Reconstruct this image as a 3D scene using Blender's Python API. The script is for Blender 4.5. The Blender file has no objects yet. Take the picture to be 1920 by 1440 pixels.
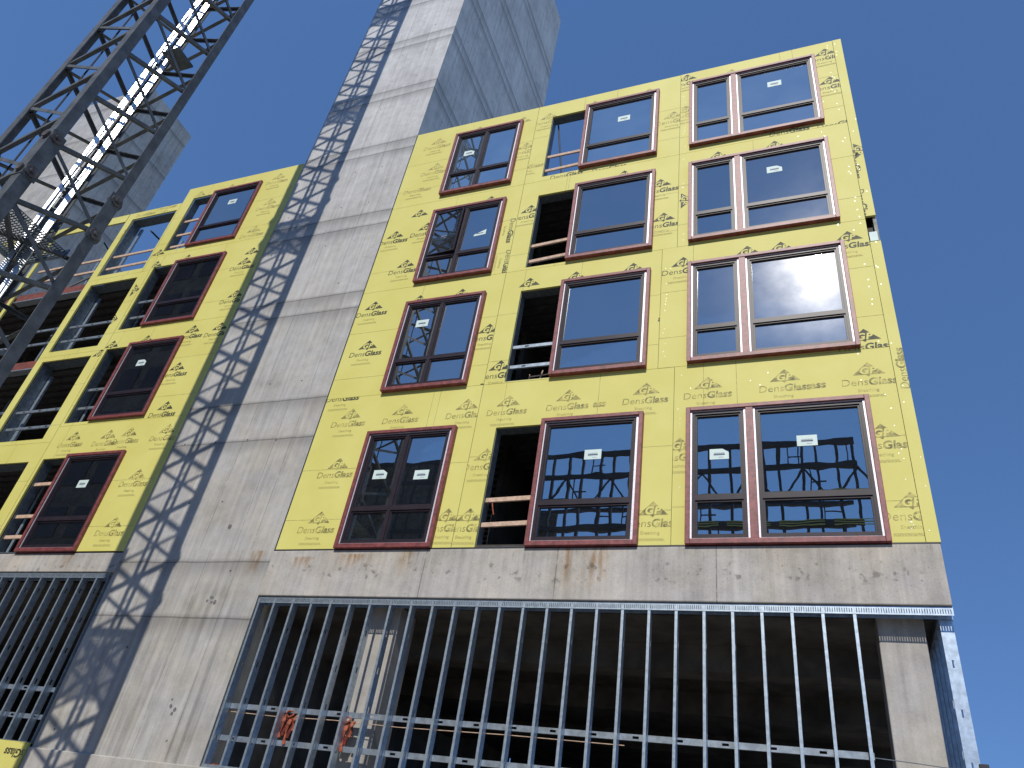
import bpy, math, random
from mathutils import Vector, Matrix
random.seed(7)
S = bpy.context.scene
COL = S.collection

# ------------------------------------------------------------------ camera
cd = bpy.data.cameras.new('camera'); cam = bpy.data.objects.new('camera', cd); COL.objects.link(cam)
r_ = Vector((0.93206625, 0.33355502, 0.14139856)); u_ = Vector((0.08667946, -0.58427396, 0.80691425)); f_ = Vector((-0.3517658, 0.73984119, 0.57349441))
cam.matrix_world = Matrix(((r_.x, u_.x, -f_.x, 9.68518), (r_.y, u_.y, -f_.y, -11.10875), (r_.z, u_.z, -f_.z, 0.87394), (0, 0, 0, 1)))
cd.sensor_width = 36; cd.lens = 36 * 1411.6 / 1920; cd.clip_start = 0.05; cd.clip_end = 5000
S.camera = cam

# ------------------------------------------------------------------ sky, sun, exposure
SUN_EL, SUN_AZ = 44.7, 3.1            # azimuth measured from straight behind the camera side of the front, to the right
W = bpy.data.worlds.new('World'); S.world = W; W.use_nodes = True
wn = W.node_tree; sky = wn.nodes.new('ShaderNodeTexSky'); sky.sky_type = 'NISHITA'; sky.sun_disc = False
sky.sun_elevation = math.radians(SUN_EL); sky.sun_rotation = math.radians(180 - SUN_AZ)
sky.altitude = 0; sky.air_density = 1.15; sky.dust_density = 0.0; sky.ozone_density = 10.0
tc = wn.nodes.new('ShaderNodeTexCoord'); lift = wn.nodes.new('ShaderNodeVectorMath'); lift.operation = 'ADD'; lift.inputs[1].default_value = (0, 0, 0.34)   # keeps the pale horizon band low
nrm = wn.nodes.new('ShaderNodeVectorMath'); nrm.operation = 'NORMALIZE'
wn.links.new(tc.outputs['Generated'], lift.inputs[0]); wn.links.new(lift.outputs[0], nrm.inputs[0]); wn.links.new(nrm.outputs[0], sky.inputs[0])
wn.links.new(sky.outputs[0], wn.nodes['Background'].inputs[0]); wn.nodes['Background'].inputs[1].default_value = 0.148
sd = bpy.data.lights.new('sun', 'SUN'); sd.energy = 3.35; sd.angle = math.radians(0.53); sd.color = (1.0, 0.955, 0.88)
so = bpy.data.objects.new('sun', sd); COL.objects.link(so); so.location = (20, -40, 60)
sdir = Vector((math.sin(math.radians(SUN_AZ)) * math.cos(math.radians(SUN_EL)), -math.cos(math.radians(SUN_AZ)) * math.cos(math.radians(SUN_EL)), math.sin(math.radians(SUN_EL))))
so.rotation_euler = sdir.to_track_quat('Z', 'Y').to_euler()
S.view_settings.view_transform = 'Standard'; S.view_settings.look = 'None'; S.view_settings.gamma = 1
S.view_settings.exposure = 0.15
S.cycles.max_bounces = 8; S.cycles.transparent_max_bounces = 12

# ------------------------------------------------------------------ node helpers
class N:
    """a shader socket with arithmetic"""
    def __init__(s, t, v): s.t, s.v = t, v
    def _m(s, op, b=None, c=None):
        n = s.t.nodes.new('ShaderNodeMath'); n.operation = op
        for i, q in enumerate((s, b, c)):
            if q is None: continue
            if isinstance(q, N): s.t.links.new(q.v, n.inputs[i])
            else: n.inputs[i].default_value = q
        return N(s.t, n.outputs[0])
    def __add__(s, b): return s._m('ADD', b)
    def __sub__(s, b): return s._m('SUBTRACT', b)
    def __mul__(s, b): return s._m('MULTIPLY', b)
    def inv(s): return N(s.t, None)._m('SUBTRACT') if False else (s * -1.0 + 1.0)
    def ab(s): return s._m('ABSOLUTE')
    def mod(s, b): return s._m('FLOORED_MODULO', b)
    def mx(s, b): return s._m('MAXIMUM', b)
    def mn(s, b): return s._m('MINIMUM', b)
    def ss(s, a, b):                      # smooth step a..b -> 0..1
        n = s.t.nodes.new('ShaderNodeMapRange'); n.interpolation_type = 'SMOOTHSTEP'
        s.t.links.new(s.v, n.inputs[0]); n.inputs[1].default_value = a; n.inputs[2].default_value = b
        return N(s.t, n.outputs[0])

def material(name):
    m = bpy.data.materials.new(name); m.use_nodes = True
    return m, m.node_tree, m.node_tree.nodes['Principled BSDF']
def pos(t):
    g = t.nodes.new('ShaderNodeNewGeometry'); s = t.nodes.new('ShaderNodeSeparateXYZ'); t.links.new(g.outputs['Position'], s.inputs[0])
    return [N(t, s.outputs[i]) for i in range(3)]
def noise(t, x, y, z, scale=1.0, detail=4, rough=0.55):
    c = t.nodes.new('ShaderNodeCombineXYZ')
    for i, q in enumerate((x, y, z)): t.links.new(q.v, c.inputs[i])
    n = t.nodes.new('ShaderNodeTexNoise'); n.inputs['Scale'].default_value = scale; n.inputs['Detail'].default_value = detail; n.inputs['Roughness'].default_value = rough
    t.links.new(c.outputs[0], n.inputs['Vector']); return N(t, n.outputs['Fac'])
def mixc(t, fac, a, b):
    n = t.nodes.new('ShaderNodeMix'); n.data_type = 'RGBA'
    if isinstance(fac, N): t.links.new(fac.v, n.inputs[0])
    else: n.inputs[0].default_value = fac
    for q, i in ((a, 6), (b, 7)):
        if isinstance(q, tuple): n.inputs[i].default_value = (*q, 1)
        else: t.links.new(q, n.inputs[i])
    return n.outputs[2]
def bump(t, b, h, strength=0.3, dist=0.01):
    n = t.nodes.new('ShaderNodeBump'); n.inputs['Strength'].default_value = strength; n.inputs['Distance'].default_value = dist
    t.links.new(h.v, n.inputs['Height']); t.links.new(n.outputs[0], b.inputs['Normal'])

def plain(name, c, rough=0.6, metal=0.0, var=0.15, scale=6.0, spec=0.5, bumps=0.0, c2=None):
    m, t, b = material(name); x, y, z = pos(t)
    n = noise(t, x, y, z, scale, 5, 0.6)
    d = c2 or tuple(q * (1 - 2.2 * var) for q in c)
    t.links.new(mixc(t, n.ss(0.3, 0.7), d, tuple(min(1, q * (1 + var)) for q in c)), b.inputs['Base Color'])
    b.inputs['Roughness'].default_value = rough; b.inputs['Metallic'].default_value = metal; b.inputs['Specular IOR Level'].default_value = spec
    if bumps: bump(t, b, noise(t, x, y, z, scale * 8, 4, 0.6), bumps, 0.004)
    return m

def concrete(name, base, axis=0, hl=(), vl=(), ties=None, rust=(), spots=None, stain=None, lighten=1.0):
    """form-cast concrete: cloudy tone, vertical streaks, pour lines, board joints, tie holes, rust runs"""
    m, t, b = material(name); p = pos(t); h, z = p[axis], p[2]
    big = noise(t, p[0], p[1], z, 0.55, 5, 0.6)
    mid = noise(t, p[0], p[1], z, 3.2, 5, 0.65)
    streak = noise(t, p[0] * 9.0, p[1] * 9.0, z * 0.35, 1.0, 4, 0.6)
    fine = noise(t, p[0], p[1], z, 38.0, 3, 0.6)
    blot = noise(t, p[0], p[1], z, 1.3, 6, 0.7)
    v = (big - 0.5) * 0.85 + (mid - 0.5) * 0.62 + (streak - 0.5) * 0.70 + (fine - 0.5) * 0.36 + blot.ss(0.56, 0.72) * -0.14 + 1.0
    wob = (noise(t, p[0], p[1], z, 1.5, 3) - 0.5) * 0.05
    lum = v
    for zz in hl:                          # pour lines with a dirty band under them
        d = (z + wob - zz).ab()
        lum = lum * (d.ss(0.006, 0.022) * 0.40 + 0.60) * ((z + wob - zz + 0.0).ss(-0.45, 0.02) * (z + wob - zz).ss(0.10, -0.01) * (mid * 0.62) * -1.0 + 1.0)
    for xx, z0, z1, s in vl:               # straight board joints, broken here and there
        d = (h - xx).ab().ss(0.004, 0.014)
        inr = z.ss(z0 - 0.01, z0) * z.ss(z1 + 0.01, z1) * noise(t, p[0], p[1], z, 5.0, 2).ss(0.32, 0.5)
        lum = lum * (d.inv() * inr * (-s) + 1.0)
    if ties:                               # small round form-tie holes on a grid
        dx, dz, ox, oz, rad = ties
        a = ((h - ox).mod(dx) - dx / 2); c = ((z - oz).mod(dz) - dz / 2)
        q = (a * a + c * c)._m('SQRT')
        keep = noise(t, h * 0.9, p[1], z * 0.7, 1.7, 0).ss(0.42, 0.52)
        lum = lum * (q.ss(rad * 0.6, rad).inv() * keep * -0.7 + 1.0)
    if spots:                              # chipped spots and pour blemishes
        vz = noise(t, p[0], p[1], z, spots[0], 2, 0.5); band = z.ss(spots[1], spots[1] + 0.12) * z.ss(spots[2], spots[2] - 0.12)
        lum = lum * (vz.ss(0.60, 0.70) * band * -0.42 + 1.0)
        lum = lum * (noise(t, p[0], p[1], z, 26.0, 2, 0.6).ss(0.64, 0.72) * -0.35 + 1.0)
        lum = lum * (noise(t, p[0] * 14.0, p[1], z * 2.0, 1.0, 3, 0.6).ss(0.58, 0.75) * z.ss(5.45, 5.95) * -0.35 + 1.0)
    if stain:                              # brown water runs below a level
        run = noise(t, p[0] * 5.0, p[1], z * 0.22, 1.0, 4, 0.65).ss(0.46, 0.66) * z.ss(stain, stain - 0.5)
        lum = lum * (run * -0.26 + 1.0)
    col = t.nodes.new('ShaderNodeMix'); col.data_type = 'RGBA'; col.blend_type = 'MULTIPLY'; col.inputs[0].default_value = 1
    warm = mixc(t, noise(t, p[0], p[1], z, 0.9, 4).ss(0.35, 0.7), base, (base[0] * 1.03, base[1] * 0.99, base[2] * 0.9))
    warm = mixc(t, z.ss(6.0, 26.0) * lighten, warm, (base[0] * 1.30, base[1] * 1.34, base[2] * 1.40))  # mixes towards a paler, bluer tone with height
    for xx, w, z0, z1 in rust:
        k = (h - xx).ab().ss(w, 0.0) * z.ss(z0, z1) * z.ss(z1 + 0.04, z1) * noise(t, p[0] * 6.0, p[1], z * 1.3, 2.0, 4).ss(0.33, 0.62) * 0.95
        warm = mixc(t, k, warm, (0.27, 0.16, 0.065))
    t.links.new(warm, col.inputs[6])
    g = t.nodes.new('ShaderNodeCombineColor')
    for i in range(3): t.links.new(lum.v, g.inputs[i])
    t.links.new(g.outputs[0], col.inputs[7]); t.links.new(col.outputs[2], b.inputs['Base Color'])
    b.inputs['Roughness'].default_value = 0.85; b.inputs['Specular IOR Level'].default_value = 0.25
    bump(t, b, fine * 0.5 + mid * 0.8 + lum * 0.6, 0.25, 0.01)
    return m

YEL = (0.76, 0.635, 0.135)
def yellow_mat():
    m, t, b = material('yellow_board'); x, y, z = pos(t)
    n = noise(t, x, y, z, 0.8, 4); f = noise(t, x * 3.0, y, z * 40.0, 1.0, 3); s = noise(t, x, y, z, 9.0, 4, 0.7)
    c = mixc(t, n.ss(0.3, 0.7), (0.655, 0.592, 0.155), (0.705, 0.65, 0.195))
    oi = t.nodes.new('ShaderNodeObjectInfo')                      # every sheet batch has its own slight tone
    c = mixc(t, N(t, oi.outputs['Random']) * 0.16, c, (0.60, 0.535, 0.11))
    smear = noise(t, x * 0.8, y, z * 0.25, 2.2, 5, 0.7)
    c = mixc(t, smear.ss(0.60, 0.8) * 0.22, c, (0.50, 0.44, 0.17))
    c = mixc(t, s.ss(0.62, 0.8) * 0.16, c, (0.45, 0.41, 0.20))
    c = mixc(t, f.ss(0.55, 0.75) * 0.10, c, (0.55, 0.48, 0.15))
    t.links.new(c, b.inputs['Base Color']); b.inputs['Roughness'].default_value = 0.6; b.inputs['Specular IOR Level'].default_value = 0.35
    bump(t, b, noise(t, x, y, z, 60.0, 3), 0.12, 0.003); return m
def ink_mat(name, c, wear, lo, hi):
    m, t, b = material(name); x, y, z = pos(t)
    w = noise(t, x, y, z, 9.0, 3, 0.6).ss(lo, hi) * (noise(t, x * 25.0, y, z * 90.0, 1.0, 2).ss(0.25, 0.6) * 0.35 + 0.65)
    t.links.new(mixc(t, w, c, wear), b.inputs['Base Color']); b.inputs['Roughness'].default_value = 0.6; b.inputs['Specular IOR Level'].default_value = 0.3
    return m

def glass_mat(name, refl=0.25, tint=(0.42, 0.50, 0.50), haze=0.04, wave=0.0012, veil=0.03, veil_c=(0.5, 0.5, 0.48)):
    m = bpy.data.materials.new(name); m.use_nodes = True; t = m.node_tree; t.nodes.remove(t.nodes['Principled BSDF'])
    out = t.nodes['Material Output']; x, y, z = pos(t)
    fr = t.nodes.new('ShaderNodeFresnel'); fr.inputs['IOR'].default_value = 1.5
    wv = noise(t, x * 1.0, y, z * 1.5, 2.1, 1, 0.3)
    bp = t.nodes.new('ShaderNodeBump'); bp.inputs['Strength'].default_value = 1.0; bp.inputs['Distance'].default_value = wave; t.links.new(wv.v, bp.inputs['Height'])
    tr = t.nodes.new('ShaderNodeBsdfTransparent'); tr.inputs[0].default_value = (*tint, 1)
    gl = t.nodes.new('ShaderNodeBsdfGlossy'); gl.inputs['Roughness'].default_value = 0.0; gl.inputs[0].default_value = (0.95, 0.98, 0.96, 1); t.links.new(bp.outputs[0], gl.inputs['Normal'])
    g2 = t.nodes.new('ShaderNodeBsdfGlossy'); g2.inputs['Roughness'].default_value = 0.19; g2.inputs[0].default_value = (0.9, 0.9, 0.9, 1)
    df = t.nodes.new('ShaderNodeBsdfDiffuse'); df.inputs[0].default_value = (*veil_c, 1)
    m1 = t.nodes.new('ShaderNodeMixShader'); f = N(t, fr.outputs[0]) * (1 - refl) + refl
    t.links.new(f.v, m1.inputs[0]); t.links.new(tr.outputs[0], m1.inputs[1]); t.links.new(gl.outputs[0], m1.inputs[2])
    gloss_mix = (noise(t, x, y, z, 1.6, 4, 0.6).ss(0.2, 0.9) * 0.7 + 0.5) * haze
    m2 = t.nodes.new('ShaderNodeMixShader'); t.links.new(gloss_mix.v, m2.inputs[0]); t.links.new(m1.outputs[0], m2.inputs[1]); t.links.new(g2.outputs[0], m2.inputs[2])
    m3 = t.nodes.new('ShaderNodeMixShader'); t.links.new((noise(t, x, y, z, 0.9, 5, 0.6).ss(0.25, 0.8) * (0.9 * veil) + 0.55 * veil).v, m3.inputs[0]); t.links.new(m2.outputs[0], m3.inputs[1]); t.links.new(df.outputs[0], m3.inputs[2])  # diffuse veil lifts the pane tone, painting sky haze into the glass
    t.links.new(m3.outputs[0], out.inputs[0]); return m

M = {}
M['yellow'] = yellow_mat()
M['ink_dark'] = ink_mat('ink_dark', (0.055, 0.055, 0.035), (0.24, 0.21, 0.07), 0.45, 0.85)
M['ink_faded'] = ink_mat('ink_faded', (0.15, 0.135, 0.05), (0.60, 0.52, 0.15), 0.33, 0.68)
M['ink_pale'] = ink_mat('ink_pale', (0.24, 0.21, 0.08), (0.62, 0.54, 0.15), 0.3, 0.66)
M['fine_print'] = plain('fine_print', (0.57, 0.505, 0.15), 0.7, var=0.12, scale=40)
M['joint_line'] = plain('joint_line', (0.40, 0.35, 0.12), 0.8, var=0.3, scale=8)
M['edge_gypsum'] = plain('edge_gypsum', (0.33, 0.33, 0.28), 0.8)
M['red'] = plain('red_trim', (0.235, 0.058, 0.055), 0.45, var=0.2, scale=9, bumps=0.3)
M['foil'] = plain('foil_tape', (0.70, 0.66, 0.70), 0.45, metal=0.3, var=0.08, scale=30, bumps=0.4)
M['bronze'] = plain('bronze_frame', (0.028, 0.020, 0.026), 0.40, var=0.1, spec=0.26)
M['glass'] = glass_mat('window_glass', refl=0.40, haze=0.0015, wave=0.0004)
M['glass_pale'] = glass_mat('window_glass_pale', refl=0.58, haze=0.004, wave=0.0004, veil=0.09, veil_c=(0.42, 0.56, 0.72))  # top row: bluish veil paints in the pale sky glare
M['glass_wavy'] = glass_mat('window_glass_wavy', refl=0.38, haze=0.001, wave=0.0005, veil=0.012)
M['glass_hazy'] = glass_mat('window_glass_hazy', refl=0.38, haze=0.010, wave=0.0004)  # stronger rough gloss layer, put in for the sun's halo glare
M['sticker'] = plain('sticker_paper', (0.62, 0.74, 0.68), 0.6, var=0.03)
M['sticker_ink'] = plain('sticker_ink', (0.07, 0.09, 0.16), 0.6, var=0.1, scale=60)
M['sticker_grey'] = plain('sticker_grey', (0.40, 0.46, 0.48), 0.6, var=0.2, scale=80)
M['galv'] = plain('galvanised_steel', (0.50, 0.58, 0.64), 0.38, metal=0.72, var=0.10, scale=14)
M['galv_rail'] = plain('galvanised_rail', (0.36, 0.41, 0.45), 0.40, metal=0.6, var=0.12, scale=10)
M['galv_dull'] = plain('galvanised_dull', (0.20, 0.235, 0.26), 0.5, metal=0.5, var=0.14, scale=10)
M['alu'] = plain('aluminium_ladder', (0.86, 0.87, 0.88), 0.36, metal=0.9, var=0.05, scale=10)
M['mast'] = plain('grey_mast_paint', (0.112, 0.122, 0.128), 0.55, var=0.16, scale=4, spec=0.4)
M['mast_worn'] = plain('worn_mast_paint', (0.125, 0.115, 0.11), 0.55, var=0.25, scale=7, spec=0.4)
M['black'] = plain('black_cable_and_gap', (0.015, 0.015, 0.018), 0.5)
M['wood'] = plain('raw_timber', (0.62, 0.43, 0.30), 0.75, var=0.12, scale=12)
M['primer'] = plain('red_primer_steel', (0.22, 0.062, 0.042), 0.6, var=0.15, scale=5)
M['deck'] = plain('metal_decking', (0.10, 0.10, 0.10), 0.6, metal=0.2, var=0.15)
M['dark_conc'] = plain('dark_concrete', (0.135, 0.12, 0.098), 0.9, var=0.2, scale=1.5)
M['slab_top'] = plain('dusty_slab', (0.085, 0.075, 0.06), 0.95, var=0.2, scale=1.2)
M['orange'] = plain('orange_webbing', (0.34, 0.085, 0.035), 0.7, var=0.2, scale=20)
M['maroon'] = plain('dark_red_webbing', (0.14, 0.018, 0.012), 0.8, var=0.2, scale=20)
M['asphalt'] = plain('site_gravel', (0.27, 0.25, 0.22), 0.9, var=0.2, scale=3, bumps=0.4)
M['steel_dark'] = plain('dark_steel', (0.03, 0.031, 0.034), 0.6)
M['screw'] = plain('screw_heads', (0.75, 0.74, 0.66), 0.35, metal=0.4)
LIFTS = (24.92, 24.45, 21.84, 21.41, 18.93, 18.48, 15.78, 15.27, 12.80, 12.27, 9.62, 8.58, 5.74, 4.62, 27.9, 27.4, 31.0, 30.5, 34.1, 33.6)
vl = [(x, 6.0, 40, 0.30) for x in (-0.55, -0.98, -1.85, -2.75, -3.3)] + [(x, 2.2, 6.0, 0.28) for x in (-0.75, -1.55, -2.9)]
M['shaft_front'] = concrete('shaft_concrete_front', (0.40, 0.385, 0.36), 0, LIFTS, vl, (0.89, 1.53, -0.42, 0.2, 0.028), rust=((-0.35, 0.25, 5.3, 5.95),), stain=5.3)
M['shaft_side'] = concrete('shaft_concrete_side', (0.49, 0.465, 0.39), 1, LIFTS[:8] + LIFTS[-6:], [(y, 6, 40, 0.42) for y in (1.2, 2.4, 3.6, 4.8, 6.0, 7.0)] + [(0.55, 6, 40, 0.3), (3.0, 6, 40, 0.25)], (1.2, 1.53, 0.3, 0.2, 0.035))  # shaded face: bounce light put into a paler, warmer base than the front
M['tower'] = concrete('tower_concrete', (0.38, 0.37, 0.35), 0, (37.6, 34.5, 31.4, 28.3, 25.2, 22.1), [(x, 6, 40, 0.3) for x in (-30, -29.6, -28.4, -27.2, -26)], (1.2, 1.55, 0.4, 0.4, 0.04), lighten=0.2)
M['tower_side'] = concrete('tower_concrete_side', (0.50, 0.465, 0.39), 1, (37.6, 34.5, 31.4, 28.3, 25.2, 22.1), [(y, 6, 40, 0.5) for y in (5.8, 6.7, 7.6, 8.2)], (0.9, 1.55, 0.2, 0.4, 0.04), lighten=0.2)  # paler, warmer copy of the tower concrete; fill light painted into its shaded side
M['beam'] = concrete('beam_concrete', (0.42, 0.395, 0.36), 0, (), [(x, 5.0, 6.0, 0.5) for x in (3.35, 5.78, 8.32)], None, rust=((1.9, 0.5, 5.45, 5.85), (2.95, 0.22, 5.35, 5.9), (0.75, 0.4, 5.5, 5.8), (6.45, 0.28, 5.0, 5.95), (5.95, 0.12, 5.0, 5.95), (-5.35, 0.25, 5.4, 5.98)), spots=(7.0, 5.3, 5.75))
M['plug'] = plain('grout_plug', (0.17, 0.165, 0.16), 0.9, var=0.2, scale=30)
M['conc'] = concrete('column_concrete', (0.40, 0.38, 0.35), 0, (), (), None)

# ------------------------------------------------------------------ mesh helpers
ORG = {}
class MB:
    def __init__(s): s.v, s.f, s.m = [], [], []
    def poly(s, pts, m=0):
        k = len(s.v); s.v += [tuple(p) for p in pts]; s.f.append(tuple(range(k, k + len(pts)))); s.m.append(m); return s
    def hexa(s, c, m=0):
        k = len(s.v); s.v += [tuple(p) for p in c]
        for q in ((0, 3, 2, 1), (4, 5, 6, 7), (0, 1, 5, 4), (1, 2, 6, 5), (2, 3, 7, 6), (3, 0, 4, 7)): s.f.append(tuple(k + i for i in q)); s.m.append(m)
        return s
    def box(s, x0, x1, y0, y1, z0, z1, m=0):
        return s.hexa([(x0, y0, z0), (x1, y0, z0), (x1, y1, z0), (x0, y1, z0), (x0, y0, z1), (x1, y0, z1), (x1, y1, z1), (x0, y1, z1)], m)
    def bar(s, a, b, w, t, n=(0, 0, 1), m=0):
        a, b = Vector(a), Vector(b); d = (b - a).normalized(); n = Vector(n); side = d.cross(n)
        if side.length < 1e-4: side = d.cross(Vector((1, 0, 0)))
        side.normalize(); up = side.cross(d).normalized(); s1 = side * w / 2; u1 = up * t / 2
        return s.hexa([a - s1 - u1, a + s1 - u1, a + s1 + u1, a - s1 + u1, b - s1 - u1, b + s1 - u1, b + s1 + u1, b - s1 + u1], m)
    def rod(s, a, b, r, k=8, m=0, r2=None):
        a, b = Vector(a), Vector(b); d = (b - a).normalized(); x = d.orthogonal().normalized(); y = d.cross(x); i0 = len(s.v); r2 = r if r2 is None else r2
        for c, rr in ((a, r), (b, r2)):
            for i in range(k):
                q = 2 * math.pi * i / k; s.v.append(tuple(c + x * math.cos(q) * rr + y * math.sin(q) * rr))
        for i in range(k): j = (i + 1) % k; s.f.append((i0 + i, i0 + j, i0 + k + j, i0 + k + i)); s.m.append(m)
        s.f.append(tuple(i0 + i for i in range(k))[::-1]); s.m.append(m); s.f.append(tuple(i0 + k + i for i in range(k))); s.m.append(m); return s
    def tube(s, pts, r, k=7, m=0):
        for a, b in zip(pts, pts[1:]): s.rod(a, b, r, k, m)
        return s
    def frame(s, x0, x1, z0, z1, l, rr, b, t, y0, y1, m=0):   # four butted bars round a hole
        s.box(x0, x0 + l, y0, y1, z0, z1, m); s.box(x1 - rr, x1, y0, y1, z0, z1, m)
        s.box(x0 + l, x1 - rr, y0, y1, z0, z0 + b, m); s.box(x0 + l, x1 - rr, y0, y1, z1 - t, z1, m); return s
    def build(s, name, mats, parent=None, rough=False):
        xs, ys, zs = zip(*s.v)
        o0 = Vector(((min(xs) + max(xs)) / 2, (min(ys) + max(ys)) / 2, min(zs)))
        me = bpy.data.meshes.new(name); me.from_pydata([tuple(Vector(v) - o0) for v in s.v], [], s.f)
        for q in (mats if isinstance(mats, (list, tuple)) else [mats]): me.materials.append(M[q])
        if len(me.materials) > 1: me.polygons.foreach_set('material_index', s.m)
        me.update(); o = bpy.data.objects.new(name, me); COL.objects.link(o); ORG[o.name] = o0
        o.location = o0 - ORG[parent.name] if parent else o0
        if parent: o.parent = parent
        return o
def thing(name, label, cat, loc, group=None):
    o = bpy.data.objects.new(name, None); COL.objects.link(o); o.location = loc; o.empty_display_size = 0.3; ORG[o.name] = Vector(loc)
    o['label'] = label; o['category'] = cat
    if group: o['group'] = group
    return o
def tag(o, label, cat, group=None):
    o['label'] = label; o['category'] = cat
    if group: o['group'] = group
    return o
def copy_of(src, name_from, parent, delta):
    c = src.copy(); COL.objects.link(c); c.parent = parent; c.location = src.location + Vector(delta); ORG[c.name] = ORG[src.name] + Vector(delta); return c
def soft(o, w=0.012, seg=2):
    b = o.modifiers.new('bevel', 'BEVEL'); b.width = w; b.segments = seg; b.limit_method = 'ANGLE'; return o

# ------------------------------------------------------------------ ground
g = MB().poly([(-400, -400, -0.75), (400, -400, -0.75), (400, 400, -0.75), (-400, 400, -0.75)]).build('ground', 'asphalt'); g['kind'] = 'structure'

# ------------------------------------------------------------------ print on the boards
def text_tris(body, size, weight, shear=0.0, space=1.0):
    c = bpy.data.curves.new('text', 'FONT'); c.body = body; c.size = size; c.offset = weight; c.shear = shear; c.resolution_u = 3; c.space_character = space; c.align_x = 'LEFT'
    o = bpy.data.objects.new('text', c); COL.objects.link(o); bpy.context.view_layer.update()
    me = bpy.data.meshes.new_from_object(o.evaluated_get(bpy.context.evaluated_depsgraph_get())); me.calc_loop_triangles()
    V = [(v.co.x, v.co.y) for v in me.vertices]; T = [[V[i] for i in lt.vertices] for lt in me.loop_triangles]
    bpy.data.objects.remove(o); bpy.data.curves.remove(c); bpy.data.meshes.remove(me)
    xs = [p[0] for q in T for p in q]; return T, (min(xs), max(xs))
def shift(T, dx, dy): return [[(x + dx, y + dy) for x, y in q] for q in T]
thin, b1 = text_tris('Dens', 0.205, -0.0015, 0.08); bold, b2 = text_tris('Glass', 0.205, 0.0062, 0.10); small, b3 = text_tris('Sheathing', 0.085, 0.0, 0.05); gp, b4 = text_tris('GP', 0.20, 0.0075, 0.18, 1.12)
wd = b1[1] - b1[0] + 0.012 + b2[1] - b2[0]
WORD = shift(thin, -wd / 2 - b1[0], -0.07) + shift(bold, -wd / 2 + (b1[1] - b1[0]) + 0.012 - b2[0], -0.07)
SMALL = shift(small, -(b3[1] + b3[0]) / 2 - 0.03, -0.205)
FINE = []
for row in range(3):
    x = -0.30
    while x < 0.20:
        w = random.uniform(0.02, 0.07); z = -0.285 - row * 0.018
        FINE += [[(x, z), (x + w, z), (x + w, z + 0.011)], [(x, z), (x + w, z + 0.011), (x, z + 0.011)]]; x += w + 0.008
TRI = [[(-0.25, 0.0), (0.255, 0.0), (0.0, 0.255)], [(-0.05, 0.0), (0.0, -0.04), (0.03, 0.0)]]
TAIL = [q for q in WORD if min(p[0] for p in q) > 0.165]
GP = [[(x * 0.98, y) for x, y in q] for q in shift(gp, -(b4[0] + b4[1]) / 2 + 0.004, 0.016)]

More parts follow.
